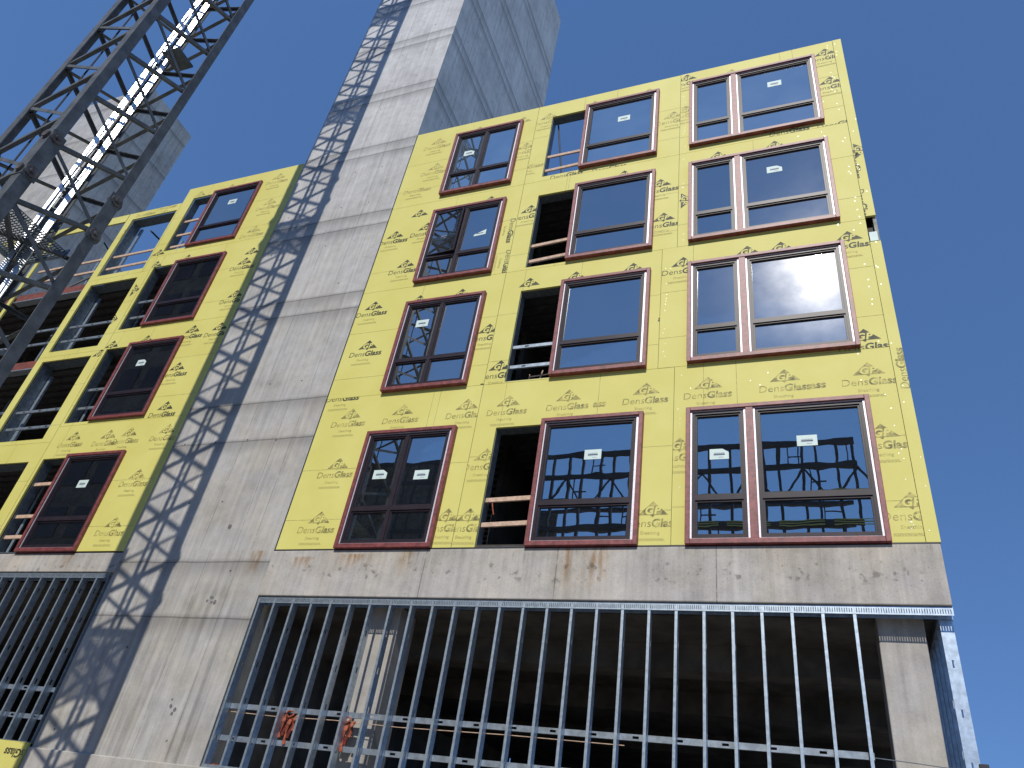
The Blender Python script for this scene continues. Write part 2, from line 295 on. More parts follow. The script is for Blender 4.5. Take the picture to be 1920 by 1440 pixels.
def clip(poly, rect):
    x0, x1, z0, z1 = rect
    for ax, lim, sg in ((0, x0, 1), (0, x1, -1), (1, z0, 1), (1, z1, -1)):
        out = []
        for i, p in enumerate(poly):
            q = poly[(i + 1) % len(poly)]; a = (p[ax] - lim) * sg; b = (q[ax] - lim) * sg
            if a >= 0: out.append(p)
            if (a > 0 > b) or (a < 0 < b): k = a / (a - b); out.append((p[0] + (q[0] - p[0]) * k, p[1] + (q[1] - p[1]) * k))
        poly = out
        if len(poly) < 3: return None
    return poly
LOGOS=[(0.44,9.52,'K','all',0), (0.46,11.97,'K','all',0), (0.65,10.74,'K','all',0), (0.86,7.6,'F','all',0), (0.82,6.39,'F','all',0), (0.79,8.83,'F','all',0),
    (2.04,8.82,'F','all',0), (3.5,8.82,'F','all',0), (1.68,12.21,'K','tri',0), (2.76,12.22,'K','tri',0), (0.39,14.43,'K','all',0), (0.99,13.27,'K','all',0),
    (0.95,15.36,'K','tri',0), (1.28,14.54,'K','all',0), (2.94,15.37,'K','tri',0), (0.82,18.17,'P','all',0), (1.0,17.0,'P','all',0), (0.63,16.35,'P','word',0),
    (2.04,18.55,'P','tri',0), (3.37,18.53,'P','tri',0), (3.61,18.19,'P','tail',0), (3.6,17.08,'P','all',0), (3.79,16.41,'P','word',0), (3.68,14.09,'K','word',1),
    (3.74,13.0,'K','word',1), (3.63,10.79,'K','all',0), (3.52,9.54,'K','tail',0), (3.57,6.37,'F','all',0), (4.01,6.36,'F','all',0), (4.08,14.5,'K','all',0),
    (4.12,18.2,'P','all',0), (4.4,12.26,'K','tri',0), (4.06,9.74,'K','all',0), (4.39,8.82,'F','all',0), (5.62,8.83,'F','all',0), (5.95,8.84,'F','tail',0),
    (7.1,8.83,'F','all',0), (4.12,7.61,'F','all',0), (5.46,12.25,'K','tri',0), (6.71,12.26,'K','tri',0), (6.34,15.39,'K','tri',0), (4.88,15.79,'K','word',0),
    (5.95,15.74,'K','word',0), (5.37,18.54,'P','tri',0), (6.81,18.54,'P','tri',0), (7.45,17.08,'P','all',0), (7.2,14.59,'K','all',0), (7.3,13.43,'K','all',0),
    (7.1,10.76,'K','tail',0), (7.31,6.38,'F','all',0), (7.73,7.59,'F','all',0), (8.21,8.84,'F','all',0), (9.5,8.86,'F','all',0), (9.73,8.87,'F','tail',0),
    (10.81,8.85,'F','all',0), (7.74,11.97,'K','all',0), (9.01,12.27,'K','tri',0), (9.64,12.25,'K','tri',0), (10.84,12.03,'K','all',0), (10.84,9.58,'K','all',0),
    (10.86,7.62,'F','all',0), (11.1,6.4,'F','all',0), (8.49,15.43,'K','tri',0), (10.03,15.82,'K','word',0), (9.7,15.43,'K','tri',0), (7.78,14.11,'K','tri',1),
    (11.21,14.29,'K','word',1), (11.2,13.12,'K','word',1), (11.33,14.74,'K','tri',1), (8.87,18.57,'P','tri',0), (10.99,18.3,'K','all',0), (11.0,17.13,'K','all',0),
    (11.02,15.75,'K','word',0), (7.76,18.53,'K','all',0), (7.74,17.19,'P','all',0), (11.32,9.07,'F','word',3), (11.4,8.06,'F','word',3), (11.39,7.2,'F','word',3),
    (-4.66,18.15,'P','all',0), (-4.52,16.94,'P','all',0), (-4.62,15.77,'P','all',0), (-4.38,14.42,'K','all',0),
    (-4.15,13.14,'K','all',0), (-4.14,11.99,'K','all',0), (-4.94,10.77,'K','all',0), (-4.68,9.53,'K','all',0), (-7.29,8.85,'F','all',0), (-6.11,8.81,'F','all',0),
    (-5.44,8.83,'F','all',0), (-4.26,8.83,'F','all',0), (-4.51,7.62,'F','all',0), (-4.51,6.41,'F','all',0), (-7.92,15.24,'K','tri',0), (-6.74,15.27,'K','tri',0),
    (-7.83,12.13,'K','tri',0), (-6.6,12.15,'K','tri',0), (-5.06,12.03,'K','all',0), (-7.76,18.4,'P','tri',0), (-6.51,18.4,'P','tri',0), (-4.28,15.05,'K','tri',0),
    (-8.1,15.78,'K','tri',0), (-9.82,17.93,'P','word',0), (-8.98,18.06,'P','word',0), (-10.27,17.09,'P','tri',1), (-8.98,14.32,'K','tri',1), (-8.2,14.25,'K','tri',1),
    (-8.38,13.13,'K','tri',1), (-8.13,11.87,'K','tri',0), (-4.07,2.04,'K','word',2), ]

def stamp(mb, rects, lg, y):
    x, z, st, what, rot = lg
    mi = {'K': 1, 'F': 2, 'P': 3}[st]; sc = 0.98
    lay = []
    if what in ('all', 'word'): lay += [(WORD, 0.002, mi), (SMALL, 0.002, 3)] + ([(FINE, 0.002, 4)])
    if what == 'all': lay += [(shift(TRI, 0.01, 0.145), 0.002, mi), (shift(GP, 0.01, 0.145), 0.004, 0)]
    if what == 'tri': lay += [(shift(TRI, 0.0, -0.105), 0.002, mi), (shift(GP, 0.0, -0.105), 0.004, 0)]
    cs, sn = ((1, 0), (0, -1), (-1, 0), (0, 1))[rot]
    if what == 'tail': lay = [(TAIL, 0.002, mi)]
    for T, dy, m in lay:
        for q in T:
            pts = [(x + (a * cs - b * sn) * sc, z + (a * sn + b * cs) * sc) for a, b in q]
            for r in rects:
                c = clip(pts, r)
                if c: mb.poly([(a, y - dy, b) for a, b in c], m)

PANEL_RECTS = []
def panel(parent, x0, x1, z0, z1, hole=None, y=0.0, label=None, screws=0, name='sheathing_panel'):
    """one board panel with its opening, the print on it and the screws in it"""
    g = 0.004; mb = MB(); X0, X1, Z0, Z1 = x0 + g, x1 - g, z0 + g, z1 - g; th = 0.05
    if hole:
        hx0, hx1, hz0, hz1 = hole
        rects = [r for r in ((X0, hx0, Z0, Z1), (hx1, X1, Z0, Z1), (hx0, hx1, Z0, hz0), (hx0, hx1, hz1, Z1)) if r[1] - r[0] > 0.005 and r[3] - r[2] > 0.005]
    else: rects = [(X0, X1, Z0, Z1)]
    for a, b, c, d in rects: mb.box(a, b, y, y + th, c, d, 0)
    if name == 'sheathing_panel' and z1 - z0 > 2:
        w = 0.0035; hz = [z0 + 0.62 + random.uniform(-.1, .1), z0 + 1.84 + random.uniform(-.1, .1)]; vx = [random.uniform(x0 + 0.3, x1 - 0.3) for _ in range(2)]
        for a, b, c, d in rects:
            for q in hz:
                if c < q < d: mb.poly([(a, y - 0.0012, q - w), (b, y - 0.0012, q - w), (b, y - 0.0012, q + w), (a, y - 0.0012, q + w)], 6)
            for q in vx:
                if a < q < b and d - c < 1.2: mb.poly([(q - w, y - 0.0014, c), (q + w, y - 0.0014, c), (q + w, y - 0.0014, d), (q - w, y - 0.0014, d)], 6)
    for lg in LOGOS:
        if x0 <= lg[0] < x1 and z0 <= lg[1] < z1: stamp(mb, rects, lg, y)
    for i in range(screws):
        sx = random.choice([X0 + 0.1, X1 - 0.12, X1 - 0.5, random.uniform(X0, X1)]) + random.uniform(-.03, .03); sz = random.uniform(Z0, Z1)
        if any(r[0] < sx < r[1] and r[2] < sz < r[3] for r in rects):
            mb.poly([(sx + 0.0085 * math.cos(k), y - 0.003, sz + 0.0085 * math.sin(k)) for k in (0, 1.05, 2.1, 3.14, 4.2, 5.25)], 5)
    o = mb.build(name, ['yellow', 'ink_dark', 'ink_faded', 'ink_pale', 'fine_print', 'screw', 'joint_line'], parent)
    if label: o['label'] = label
    return o

# ------------------------------------------------------------------ windows
def unit(win, x0, x1, z0, z1, cols, glass, stickers, open_left=False, hazy=None):
    """dark bronze frame with transom, panes and paper stickers; x0..z1 is the outside of the dark frame"""
    fr = 0.052; zt = z0 + 0.71; th = 0.085; mu = 0.075
    mb = MB(); mb.frame(x0, x1, z0, z1, fr, fr, fr, fr, -0.055, 0.06)
    mb.box(x0 + fr, x1 - fr, -0.055, 0.06, zt - th / 2, zt + th / 2)
    edges = [x0 + fr, x1 - fr]
    if cols == 2:
        xm = (x0 + x1) / 2 - 0.03
        mb.box(xm - mu / 2, xm + mu / 2, -0.056, 0.059, z0 + fr, zt - th / 2); mb.box(xm - mu / 2, xm + mu / 2, -0.056, 0.059, zt + th / 2, z1 - fr)
        edges = [x0 + fr, xm - mu / 2, xm + mu / 2, x1 - fr]
    mb.build('frame', 'bronze', win)
    for c in range(cols):
        a, b = edges[2 * c], edges[2 * c + 1]
        for lo, hi, top in ((z0 + fr, zt - th / 2, 0), (zt + th / 2, z1 - fr, 1)):
            sw = 0.03
            if open_left and c == 0 and top:                     # the casement that stands ajar, hinged on the left
                ang = math.radians(4.5); h = Vector((a, -0.05, 0))
                def rt(p): v = Vector(p) - h; return (h.x + v.x * math.cos(ang) + v.y * math.sin(ang), h.y - v.x * math.sin(ang) + v.y * math.cos(ang), v.z)
                s = MB(); s.frame(a, b, lo, hi, sw, sw + .01, sw, sw, -0.07, -0.03); s.v = [rt(v) for v in s.v]; s.build('sash', 'bronze', win)
                s = MB(); s.box(a + sw, b - sw - .01, -0.05, -0.045, lo + sw, hi - sw); s.v = [rt(v) for v in s.v]; s.build('pane', glass, win)
                for sx, sz, k in stickers:
                    if a < sx < b and lo < sz < hi: sticker(win, sx, sz, k, lambda v: rt((v[0], v[1] - 0.045, v[2])))
                continue
            s = MB(); s.frame(a, b, lo, hi, sw, sw, sw, sw, -0.035, 0.04); s.build('sash', 'bronze', win)
            MB().box(a + sw, b - sw, 0.0, 0.006, lo + sw, hi - sw).build('pane', glass, win)
            for sx, sz, k in stickers:
                if a < sx < b and lo < sz < hi: sticker(win, sx, sz, k, lambda v: v)
def sticker(win, x, z, cut, f):
    w, h = 0.155, 0.10; mb = MB()
    if cut == 1: pts = [(-w, -h), (w, -h), (w, h * 0.3), (w * 0.35, h), (-w, h)]
    elif cut == 2: pts = [(-w, -h * .9), (w, -h * .7), (w, h), (-w, -h * .3)]
    else: pts = [(-w, -h), (w, -h), (w, h), (-w, h)]
    mb.poly([f((x + a, -0.004, z + b)) for a, b in pts], 0)
    for x0, x1, b0, b1, m in ((-0.09, 0.09, -0.022, 0.004, 1), (-0.085, 0.085, 0.012, 0.026, 2), (-0.01, 0.07, -0.066, -0.056, 2)):
        if cut == 2 and m == 2: continue
        mb.poly([f((x + a, -0.006, z + b)) for a, b in ((x0, b0), (x1, b0), (x1, b1), (x0, b1))], m)
    mb.build('sticker', ['sticker', 'sticker_ink', 'sticker_grey'], win)
def window(parent, x0, x1, z0, z1, kind, stickers=(), glass='glass', label=None, open_left=False):
    t = 0.076; yf = -0.105; mb = MB()
    mb.frame(x0, x1, z0, z1, t, t, t + 0.01, t, yf, 0.045)
    if kind == 'C': mb.box(x0 + 0.99, x0 + 1.115, yf + 0.012, 0.045, z0 + t + 0.01, z1 - t)
    win = mb.build('window', 'red', parent); soft(win, 0.006, 1)
    if label: win['label'] = label
    units = [(x0 + t, x1 - t)] if kind != 'C' else [(x0 + t, x0 + 0.99), (x0 + 1.115, x1 - t)]
    for a, b in units:
        c, d = z0 + t + 0.01, z1 - t; l, r = (0.018, 0.046) if kind != 'C' else (0.027, 0.03)
        f = MB(); f.frame(a, b, c, d, l, r, 0.018, 0.018, -0.066, 0.05); f.build('flashing', 'foil', win)
        unit(win, a + l, b - r, c + 0.018, d - 0.018, 2 if kind == 'A' else 1, glass, stickers, open_left)
    return win
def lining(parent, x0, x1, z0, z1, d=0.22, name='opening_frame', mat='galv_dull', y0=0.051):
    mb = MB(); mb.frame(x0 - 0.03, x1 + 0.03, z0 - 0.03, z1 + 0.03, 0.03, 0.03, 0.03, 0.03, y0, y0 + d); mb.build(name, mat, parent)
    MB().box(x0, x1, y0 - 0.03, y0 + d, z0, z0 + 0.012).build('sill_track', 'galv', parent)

ROWS = [(15.90, 18.44), (12.75, 15.27), (9.56, 12.11), (5.965, 8.535)]      # top row first
CUT = [18.96, 15.74, 12.68, 9.53, 5.985]
STK = {'A3': [(6.21 - 4.28, 7.61 + 3.84, 0)]}
STK = {'A4': [(1.92, 7.55, 1), (2.84, 7.50, 0)], 'A3': [(1.93, 11.45, 0)], 'A2': [(1.92, 14.2, 1), (2.86, 14.19, 2)], 'A1': [(1.93, 17.55, 1)], 'B1': [(6.21, 17.62, 0)], 'B4': [(6.21, 7.74, 0)], 'C1': [(9.82, 17.72, 0)], 'C2': [(9.65, 14.62, 1)], 'C4': [(8.39, 7.61, 1), (9.77, 7.78, 0)], 'L1': [(-6.16, 17.65, 0)], 'L3': [(-6.37, 11.34, 1)], 'L4': [(-6.17, 7.71, 0)]}

# ------------------------------------------------------------------ right-hand building
RB = thing('apartment_building', 'yellow-boarded building front right of the tall concrete shaft, with twelve red-trimmed windows', 'building', (5.7, 3, -0.75))
for r in range(4):
    zt, zb = CUT[r], CUT[r + 1]; w0, w1 = ROWS[r]
    bc = 7.62 if r != 2 else 7.31
    panel(RB, 0.03, 3.78, zb, zt, (1.46, 3.35, w0 + 0.05, w1 - 0.05))
    panel(RB, 3.78, bc, zb, zt, (4.23, 7.04, w0 + (0.02 if r == 3 else 0.0), w1 - 0.07), y=0.002)
    panel(RB, bc, 11.20, zb, zt, (7.90, 10.70, w0 + 0.05, w1 - 0.05), y=-0.002, screws=34)
    gl = {0: 'glass_pale', 1: 'glass', 2: 'glass', 3: 'glass_wavy'}[r]
    window(RB, 1.40, 3.41, w0, w1, 'A', STK.get('A%d' % (r + 1), ()), gl, open_left=(r == 1), label='two-bay red-trimmed window with its left casement standing open' if r == 1 else None)
    window(RB, 5.18, 7.10, w0, w1, 'B', STK.get('B%d' % (r + 1), ()), gl)
    window(RB, 7.85, 10.765, w0, w1, 'C', STK.get('C%d' % (r + 1), ()), 'glass_hazy' if r == 2 else gl)
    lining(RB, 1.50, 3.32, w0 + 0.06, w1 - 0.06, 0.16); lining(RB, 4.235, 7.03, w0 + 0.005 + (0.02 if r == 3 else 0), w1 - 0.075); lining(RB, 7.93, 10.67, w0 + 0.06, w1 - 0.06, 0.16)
panel(RB, 11.20, 11.39, 12.75, 18.96, None, y=-0.004, name='corner_strip', screws=14)
panel(RB, 11.20, 11.39, 5.985, 12.05, None, y=-0.004, name='corner_strip', screws=16)
MB().box(11.22, 11.36, 0.03, 0.09, 12.10, 12.34).build('packing_block', 'sticker', RB)
# sheathed side wall and the dark shell behind the boards
MB().box(11.33, 11.39, 0.05, 14.0, 6.0, 15.5).box(11.33, 11.39, 0.052, 0.35, 15.5, 18.95).build('side_wall', 'edge_gypsum', RB)
for k, z in enumerate((15.58, 12.42, 9.26, 6.0)):
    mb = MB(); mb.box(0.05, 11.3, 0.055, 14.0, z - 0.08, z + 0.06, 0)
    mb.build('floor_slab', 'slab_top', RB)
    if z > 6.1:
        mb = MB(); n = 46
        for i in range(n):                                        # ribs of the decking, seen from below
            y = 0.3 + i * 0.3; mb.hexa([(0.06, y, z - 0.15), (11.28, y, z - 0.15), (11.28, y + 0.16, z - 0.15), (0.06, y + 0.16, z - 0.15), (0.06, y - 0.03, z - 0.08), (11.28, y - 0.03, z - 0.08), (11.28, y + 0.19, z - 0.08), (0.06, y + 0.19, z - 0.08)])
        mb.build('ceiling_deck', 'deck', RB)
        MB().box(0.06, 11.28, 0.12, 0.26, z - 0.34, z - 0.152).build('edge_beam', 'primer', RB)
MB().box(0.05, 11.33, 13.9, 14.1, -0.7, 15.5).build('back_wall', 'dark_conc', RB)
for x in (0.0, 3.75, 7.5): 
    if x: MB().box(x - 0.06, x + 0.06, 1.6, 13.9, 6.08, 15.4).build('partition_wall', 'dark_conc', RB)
mb = MB()
for x in (0.7, 1.1, 3.6, 4.0, 7.3, 7.7, 10.9, 11.2): mb.box(x - 0.02, x + 0.02, 0.06, 0.2, 15.66, 18.85)
mb.box(0.05, 11.3, 0.06, 0.2, 18.86, 18.93); mb.build('parapet_framing', 'galv_dull', RB)
for (a, b) in (((4.32, 0.25, 18.3), (4.62, 0.6, 15.66)), ((9.0, 0.25, 18.8), (8.3, 2.2, 15.66)), ((2.5, 0.25, 18.8), (2.3, 2.2, 15.66))):
    MB().rod(a, b, 0.022).build('brace_rod', 'steel_dark', RB)
# concrete beam and ground storey
b = MB().box(0.02, 11.37, -0.035, 0.5, 5.065, 5.95).build('concrete_beam', 'beam', RB); soft(b, 0.015)
MB().box(0.04, 11.36, -0.02, 0.4, 5.951, 5.982).build('gap_shade', 'black', RB)  # black strip set in the gap to stand for its shade
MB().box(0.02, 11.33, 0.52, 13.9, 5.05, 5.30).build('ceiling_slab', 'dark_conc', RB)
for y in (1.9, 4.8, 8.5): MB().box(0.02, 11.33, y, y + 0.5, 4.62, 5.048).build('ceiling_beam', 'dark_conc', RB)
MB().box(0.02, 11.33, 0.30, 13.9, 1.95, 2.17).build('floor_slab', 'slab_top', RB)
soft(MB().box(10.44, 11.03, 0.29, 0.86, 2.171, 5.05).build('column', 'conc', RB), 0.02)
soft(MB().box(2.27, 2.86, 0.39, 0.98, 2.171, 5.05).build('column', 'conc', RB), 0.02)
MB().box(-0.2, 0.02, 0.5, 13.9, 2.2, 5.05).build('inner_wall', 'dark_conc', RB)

# ------------------------------------------------------------------ concrete shaft, base wall and far tower
sh = thing('concrete_shaft', 'tall grey concrete lift shaft rising between the two yellow-boarded fronts, lattice shadow on its face', 'concrete shaft', (-1.9, 3.75, -0.75))
mb = MB(); ZT = 38.6
mb.box(-3.88, 0.0, 0.0, 7.5, -0.75, ZT, 1)
mb.m[2] = 0
o = mb.build('shaft_wall', ['shaft_front', 'shaft_side'], sh)
soft(MB().box(-3.86, 0.30, -0.03, 0.28, 5.07, 5.08 + 0.0).build('pour_lip', 'shaft_front', sh), 0.003) if False else None
base = MB().box(-3.9, 11.6, -0.06, 0.30, -0.75, 2.165).build('base_wall', 'conc'); soft(base, 0.02); tag(base, 'low cast concrete base wall under the studs and the shaft', 'wall')
for i, (px, pz) in enumerate(((-1.06, 3.05), (-1.09, 5.02), (-0.95, 8.55), (-1.3, 6.5))):      # plugged anchor holes and grout smears
    mb = MB()
    for k in range(5 if i < 2 else 1):
        rr = random.uniform(0.022, 0.04) * (1 if i < 2 else 1.4); ax = px + (random.uniform(-.14, .14) if k else 0); az = pz + (random.uniform(-.14, .14) if k else 0)
        mb.poly([(ax + rr * math.cos(q * 0.7854), -0.002 - 0.0002 * k, az + rr * random.uniform(0.8, 1.4) * math.sin(q * 0.7854)) for q in range(8)])
    mb.build('anchor_plug', 'plug', sh)
tw = thing('concrete_tower', 'distant raw concrete tower behind the lattice mast and the left yellow front', 'concrete tower', (-29.3, 6.8, -0.75))
mb = MB(); mb.box(-30.5, -25.3, 4.95, 8.6, -0.75, 38.7, 1); mb.m[2] = 0; mb.build('tower_wall', ['tower', 'tower_side'], tw)

# ------------------------------------------------------------------ left-hand building
LB = thing('apartment_building', 'yellow-boarded building front left of the concrete shaft, partly behind the lattice mast', 'building', (-8, 3, -0.75))
LR = [(15.80, 18.30), (12.67, 15.18), (9.53, 12.04), (5.97, 8.53)]
LC = [18.79, 15.60, 12.58, 9.44, 5.985]
for r in range(4):
    w0, w1 = LR[r]
    panel(LB, -8.37 if r == 0 else -8.06, -3.885, LC[r + 1], LC[r], (-7.96, -5.28, w0 + (0.02 if r == 3 else 0.0), w1 - 0.06), y=-0.03)
    window(LB, -7.09, -5.22, w0, w1, 'B', STK.get('L%d' % (r + 1), ()), 'glass' if r == 0 else 'glass_wavy')
    lining(LB, -7.955, -5.285, w0 + 0.005 + (0.02 if r == 3 else 0), w1 - 0.065)
panel(LB, -8.37, -8.06, 15.02, 15.60, None, y=-0.031)
LQ = [(15.19, 17.80), (12.17, 14.81), (9.10, 11.82), (6.03, 8.42)]
LD = [18.12, 15.02, 11.98, 8.98, 5.985]
for r in range(4):
    w0, w1 = LQ[r]; xr = -8.37 if r == 0 else -8.06
    panel(LB, -10.60, xr, LD[r + 1], LD[r], (-10.33, -8.43, w0, w1), y=-0.032)
    lining(LB, -10.325, -8.435, w0 + 0.004, w1 - 0.004, 0.3)
    for x0, x1 in ((-13.95, -10.62), (-17.4, -13.97)):            # bays without boards yet: mullion strip, primed beam, bent plate
        panel(LB, x0, x0 + 0.17, LD[r + 1], LD[r], None, y=-0.032, name='mullion_strip')
        if r == 0: panel(LB, x0 + 0.17, x1, 17.76, 18.12, None, y=-0.032, name='head_strip')
        MB().box(x0 + 0.18, x1, 0.06, 0.2, LD[r + 1] - 0.27, LD[r + 1] + 0.02).build('steel_beam', 'primer', LB)
        MB().box(x0 + 0.18, x1, 0.03, 0.25, LD[r + 1] - 0.31, LD[r + 1] - 0.275).build('bent_plate', 'galv', LB)
    z0, z1 = LD[r + 1] + 0.05, LD[r] - 0.4
    for x in (-9.95, -9.2, -11.4, -12.9, -14.6, -16.0):            # interior studs beside and behind the openings
        mb = MB(); yy = 0.9 + 0.35 * ((x * 7) % 1); mb.box(x, x + 0.09, yy, yy + 0.04, z0, z1); mb.build('inner_stud', 'galv', LB)
    for k, x in enumerate((-8.6, -10.3)): MB().box(x, x + 0.10, 0.36, 0.42, z0, z1).build('inner_stud', 'galv', LB)
for z in (15.25, 12.2, 9.05, 5.98):
    MB().box(-20, -3.9, 0.30, 12.0, z - 0.26, z - 0.10).build('floor_slab', 'slab_top', LB)
for z in (15.25, 12.2, 9.05):
    mb = MB()
    for i in range(36):
        y = 0.5 + i * 0.3; mb.box(-20, -3.92, y, y + 0.16, z - 0.33, z - 0.262)
    mb.build('ceiling_deck', 'deck', LB)
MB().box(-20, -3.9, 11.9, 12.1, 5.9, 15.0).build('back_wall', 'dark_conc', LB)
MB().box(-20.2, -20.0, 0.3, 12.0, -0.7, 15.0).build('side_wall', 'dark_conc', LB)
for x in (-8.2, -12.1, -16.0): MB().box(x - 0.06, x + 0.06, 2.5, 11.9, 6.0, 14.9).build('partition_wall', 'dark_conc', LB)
for a, b in (((-10.0, 0.5, 17.75), (-8.6, 0.8, 16.6)), ((-9.3, 0.5, 15.3), (-8.7, 1.6, 17.6)), ((-12.0, 0.5, 17.6), (-10.8, 0.9, 16.3)), ((-13.4, 0.5, 15.2), (-12.2, 1.4, 17.5))):
    MB().bar(a, b, 0.05, 0.05).build('brace_rod', 'steel_dark', LB)
b = MB().box(-20, -3.86, -0.03, 0.5, 5.52, 5.95).build('concrete_beam', 'beam', LB); soft(b, 0.015)
MB().box(-20, -3.9, -0.015, 0.4, 5.951, 5.982).build('gap_shade', 'black', LB)  # shade under the left boards, drawn as a black strip
MB().box(-20, -3.9, 0.52, 12.0, 5.30, 5.50).build('ceiling_slab', 'dark_conc', LB)
MB().box(-20, -3.9, 11.9, 12.1, -0.7, 5.3).build('back_wall', 'dark_conc', LB)
MB().box(-20, -3.95, 0.30, 11.9, 1.95, 2.15).build('floor_slab', 'slab_top', LB)
panel(LB, -9.0, -3.98, 0.9, 2.235, None, y=-0.02, name='sheathing_panel')
MB().box(-20, -3.98, 0.031, 0.3, -0.75, 1.94).build('base_wall', 'dark_conc', LB)

# ------------------------------------------------------------------ metal stud walls
def stud_mb(z0, z1, d=0.15, w=0.041, flip=False):
    """C-shaped stud: front flange, back flange, lips and a punched web on its right side"""
    mb = MB(); s = -1 if flip else 1; t = 0.004
    mb.box(-w / 2, w / 2, 0, t, z0, z1); mb.box(-w / 2, w / 2, d - t, d, z0, z1)
    xa, xb = (w / 2 - t, w / 2) if not flip else (-w / 2, -w / 2 + t)
    h = 0.04; zs = z0
    for k in range(8):
        zc = z0 + 0.45 + k * 0.61
        if zc > z1 - 0.1: break
        mb.box(xa, xb, t, d - t, zs, zc - 0.05); mb.box(xa, xb, t, d / 2 - h / 2, zc - 0.05, zc + 0.05); mb.box(xa, xb, d / 2 + h / 2, d - t, zc - 0.05, zc + 0.05); zs = zc + 0.05
    mb.box(xa, xb, t, d - t, zs, z1)
    xl = -w / 2 if not flip else w / 2 - t
    mb.box(xl, xl + t, t, 0.014, z0, z1); mb.box(xl, xl + t, d - 0.014, d - t, z0, z1); return mb
def slotted_track(x0, x1, z1, name, parent):
    mb = MB(); mb.box(x0, x1, 0.0, 0.004, z1 - 0.030, z1); mb.box(x0, x1, 0.0, 0.004, z1 - 0.115, z1 - 0.095)
    x = x0; 
    while x < x1 - 0.03: mb.box(x, x + 0.021, 0.0, 0.004, z1 - 0.095, z1 - 0.030); x += 0.031
    mb.box(x, x1, 0.0, 0.004, z1 - 0.095, z1 - 0.030)
    mb.box(x0, x1, 0.004, 0.155, z1 - 0.006, z1 - 0.001); mb.box(x0, x1, 0.151, 0.155, z1 - 0.115, z1 - 0.006)
    return mb.build(name, 'galv', parent)
SW = thing('stud_wall', 'long row of bare metal studs in the wide ground opening under the right concrete beam', 'stud wall', (5.6, 0.1, 2.17))
slotted_track(0.03, 11.37, 5.055, 'track', SW)
MB().box(0.03, 11.37, 0.0, 0.155, 2.168, 2.176).box(0.03, 11.37, 0.0, 0.003, 2.176, 2.22).build('sill_track', 'galv', SW)
def set_at(mb, x, y): mb.v = [(a + x, b + y, c) for a, b, c in mb.v]; return mb
st0 = set_at(stud_mb(2.18, 5.045), 0.055, 0.005).build('stud', 'galv', SW)
for i in range(1, 26): copy_of(st0, 'stud', SW, (i * 0.4064 - 0.055 if i else 0, 0, 0))
SL = thing('stud_wall', 'row of bare metal studs in the ground opening at the far left, under the left concrete beam', 'stud wall', (-8, 0.1, 2.24))
slotted_track(-14.5, -3.96, 5.515, 'track', SL)
MB().box(-14.5, -3.96, 0.0, 0.155, 2.238, 2.246).build('sill_track', 'galv', SL)
sl0 = set_at(stud_mb(2.25, 5.505), -4.29, 0.005).build('stud', 'galv', SL)
MB().box(-3.985, -3.965, 0.004, 0.15, 2.25, 5.4).build('end_stud', 'galv', SL)
for i in range(1, 24): copy_of(sl0, 'stud', SL, (-i * 0.4064, 0, 0))
SR = thing('stud_wall', 'metal studs of the side wall running back behind the right corner column', 'stud wall', (11.28, 2.5, 2.17))
def web_mb(x0, x1, y, z0, z1):
    mb = MB(); t = 0.004; zs = z0; xc = (x0 + x1) / 2
    for k in range(8):
        zc = z0 + 0.35 + k * 0.61
        if zc > z1 - 0.1: break
        mb.box(x0, x1, y, y + t, zs, zc - 0.05); mb.box(x0, xc - 0.018, y, y + t, zc - 0.05, zc + 0.05); mb.box(xc + 0.018, x1, y, y + t, zc - 0.05, zc + 0.05); zs = zc + 0.05
    mb.box(x0, x1, y, y + t, zs, z1); mb.box(x0, x0 + t, y + t, y + 0.041, z0, z1); mb.box(x1 - t, x1, y + t, y + 0.041, z0, z1); return mb
sr0 = web_mb(11.20, 11.36, 0.17, 2.18, 4.94).build('stud', 'galv', SR)
for i in range(1, 20): copy_of(sr0, 'stud', SR, (0, i * 0.4064, 0))
MB().box(11.19, 11.37, 0.16, 8.2, 4.942, 5.04).build('track', 'galv_dull', SR); MB().box(11.19, 11.37, 0.16, 8.2, 2.168, 2.179).build('sill_track', 'galv', SR)
soft(MB().box(11.33, 11.43, 0.05, 0.12, 2.95, 3.16).build('clip_angle', 'steel_dark', SR), 0.005)

# horizontal punched rails tied behind the studs
def punched_rail(x0, x1, z, y, label, h=0.085, group='punched steel guard rails across the ground openings'):
    mb = MB(); t = 0.004; x = x0; zc = z; s = 0.017
    hx = x0 + 0.3
    while hx < x1 - 0.08:
        mb.box(x, hx - 0.045, y, y + t, z - h / 2, z + h / 2); mb.box(hx - 0.045, hx + 0.045, y, y + t, z - h / 2, z - s); mb.box(hx - 0.045, hx + 0.045, y, y + t, z + s, z + h / 2); x = hx + 0.045; hx += 0.61
    mb.box(x, x1, y, y + t, z - h / 2, z + h / 2); mb.box(x0, x1, y + t, y + 0.04, z - h / 2, z - h / 2 + t); mb.box(x0, x1, y + t, y + 0.04, z + h / 2 - t, z + h / 2)
    return tag(mb.build('guard_rail', 'galv_rail', None), label, 'guard rail', group)
punched_rail(0.06, 1.96, 3.17, 0.165, 'short left length of the upper punched steel rail, beside the concrete shaft')
punched_rail(1.98, 10.20, 3.17, 0.168, 'long upper punched steel rail behind the studs, its bright end stopping before the corner column')
punched_rail(0.06, 10.3, 2.66, 0.165, 'lower punched steel rail crossing behind the long row of studs')
punched_rail(-12.0, -3.99, 3.20, 0.165, 'upper punched steel rail behind the studs of the left opening')
punched_rail(-12.0, -3.99, 2.70, 0.165, 'lower punched steel rail behind the studs of the left opening, just over the yellow board')
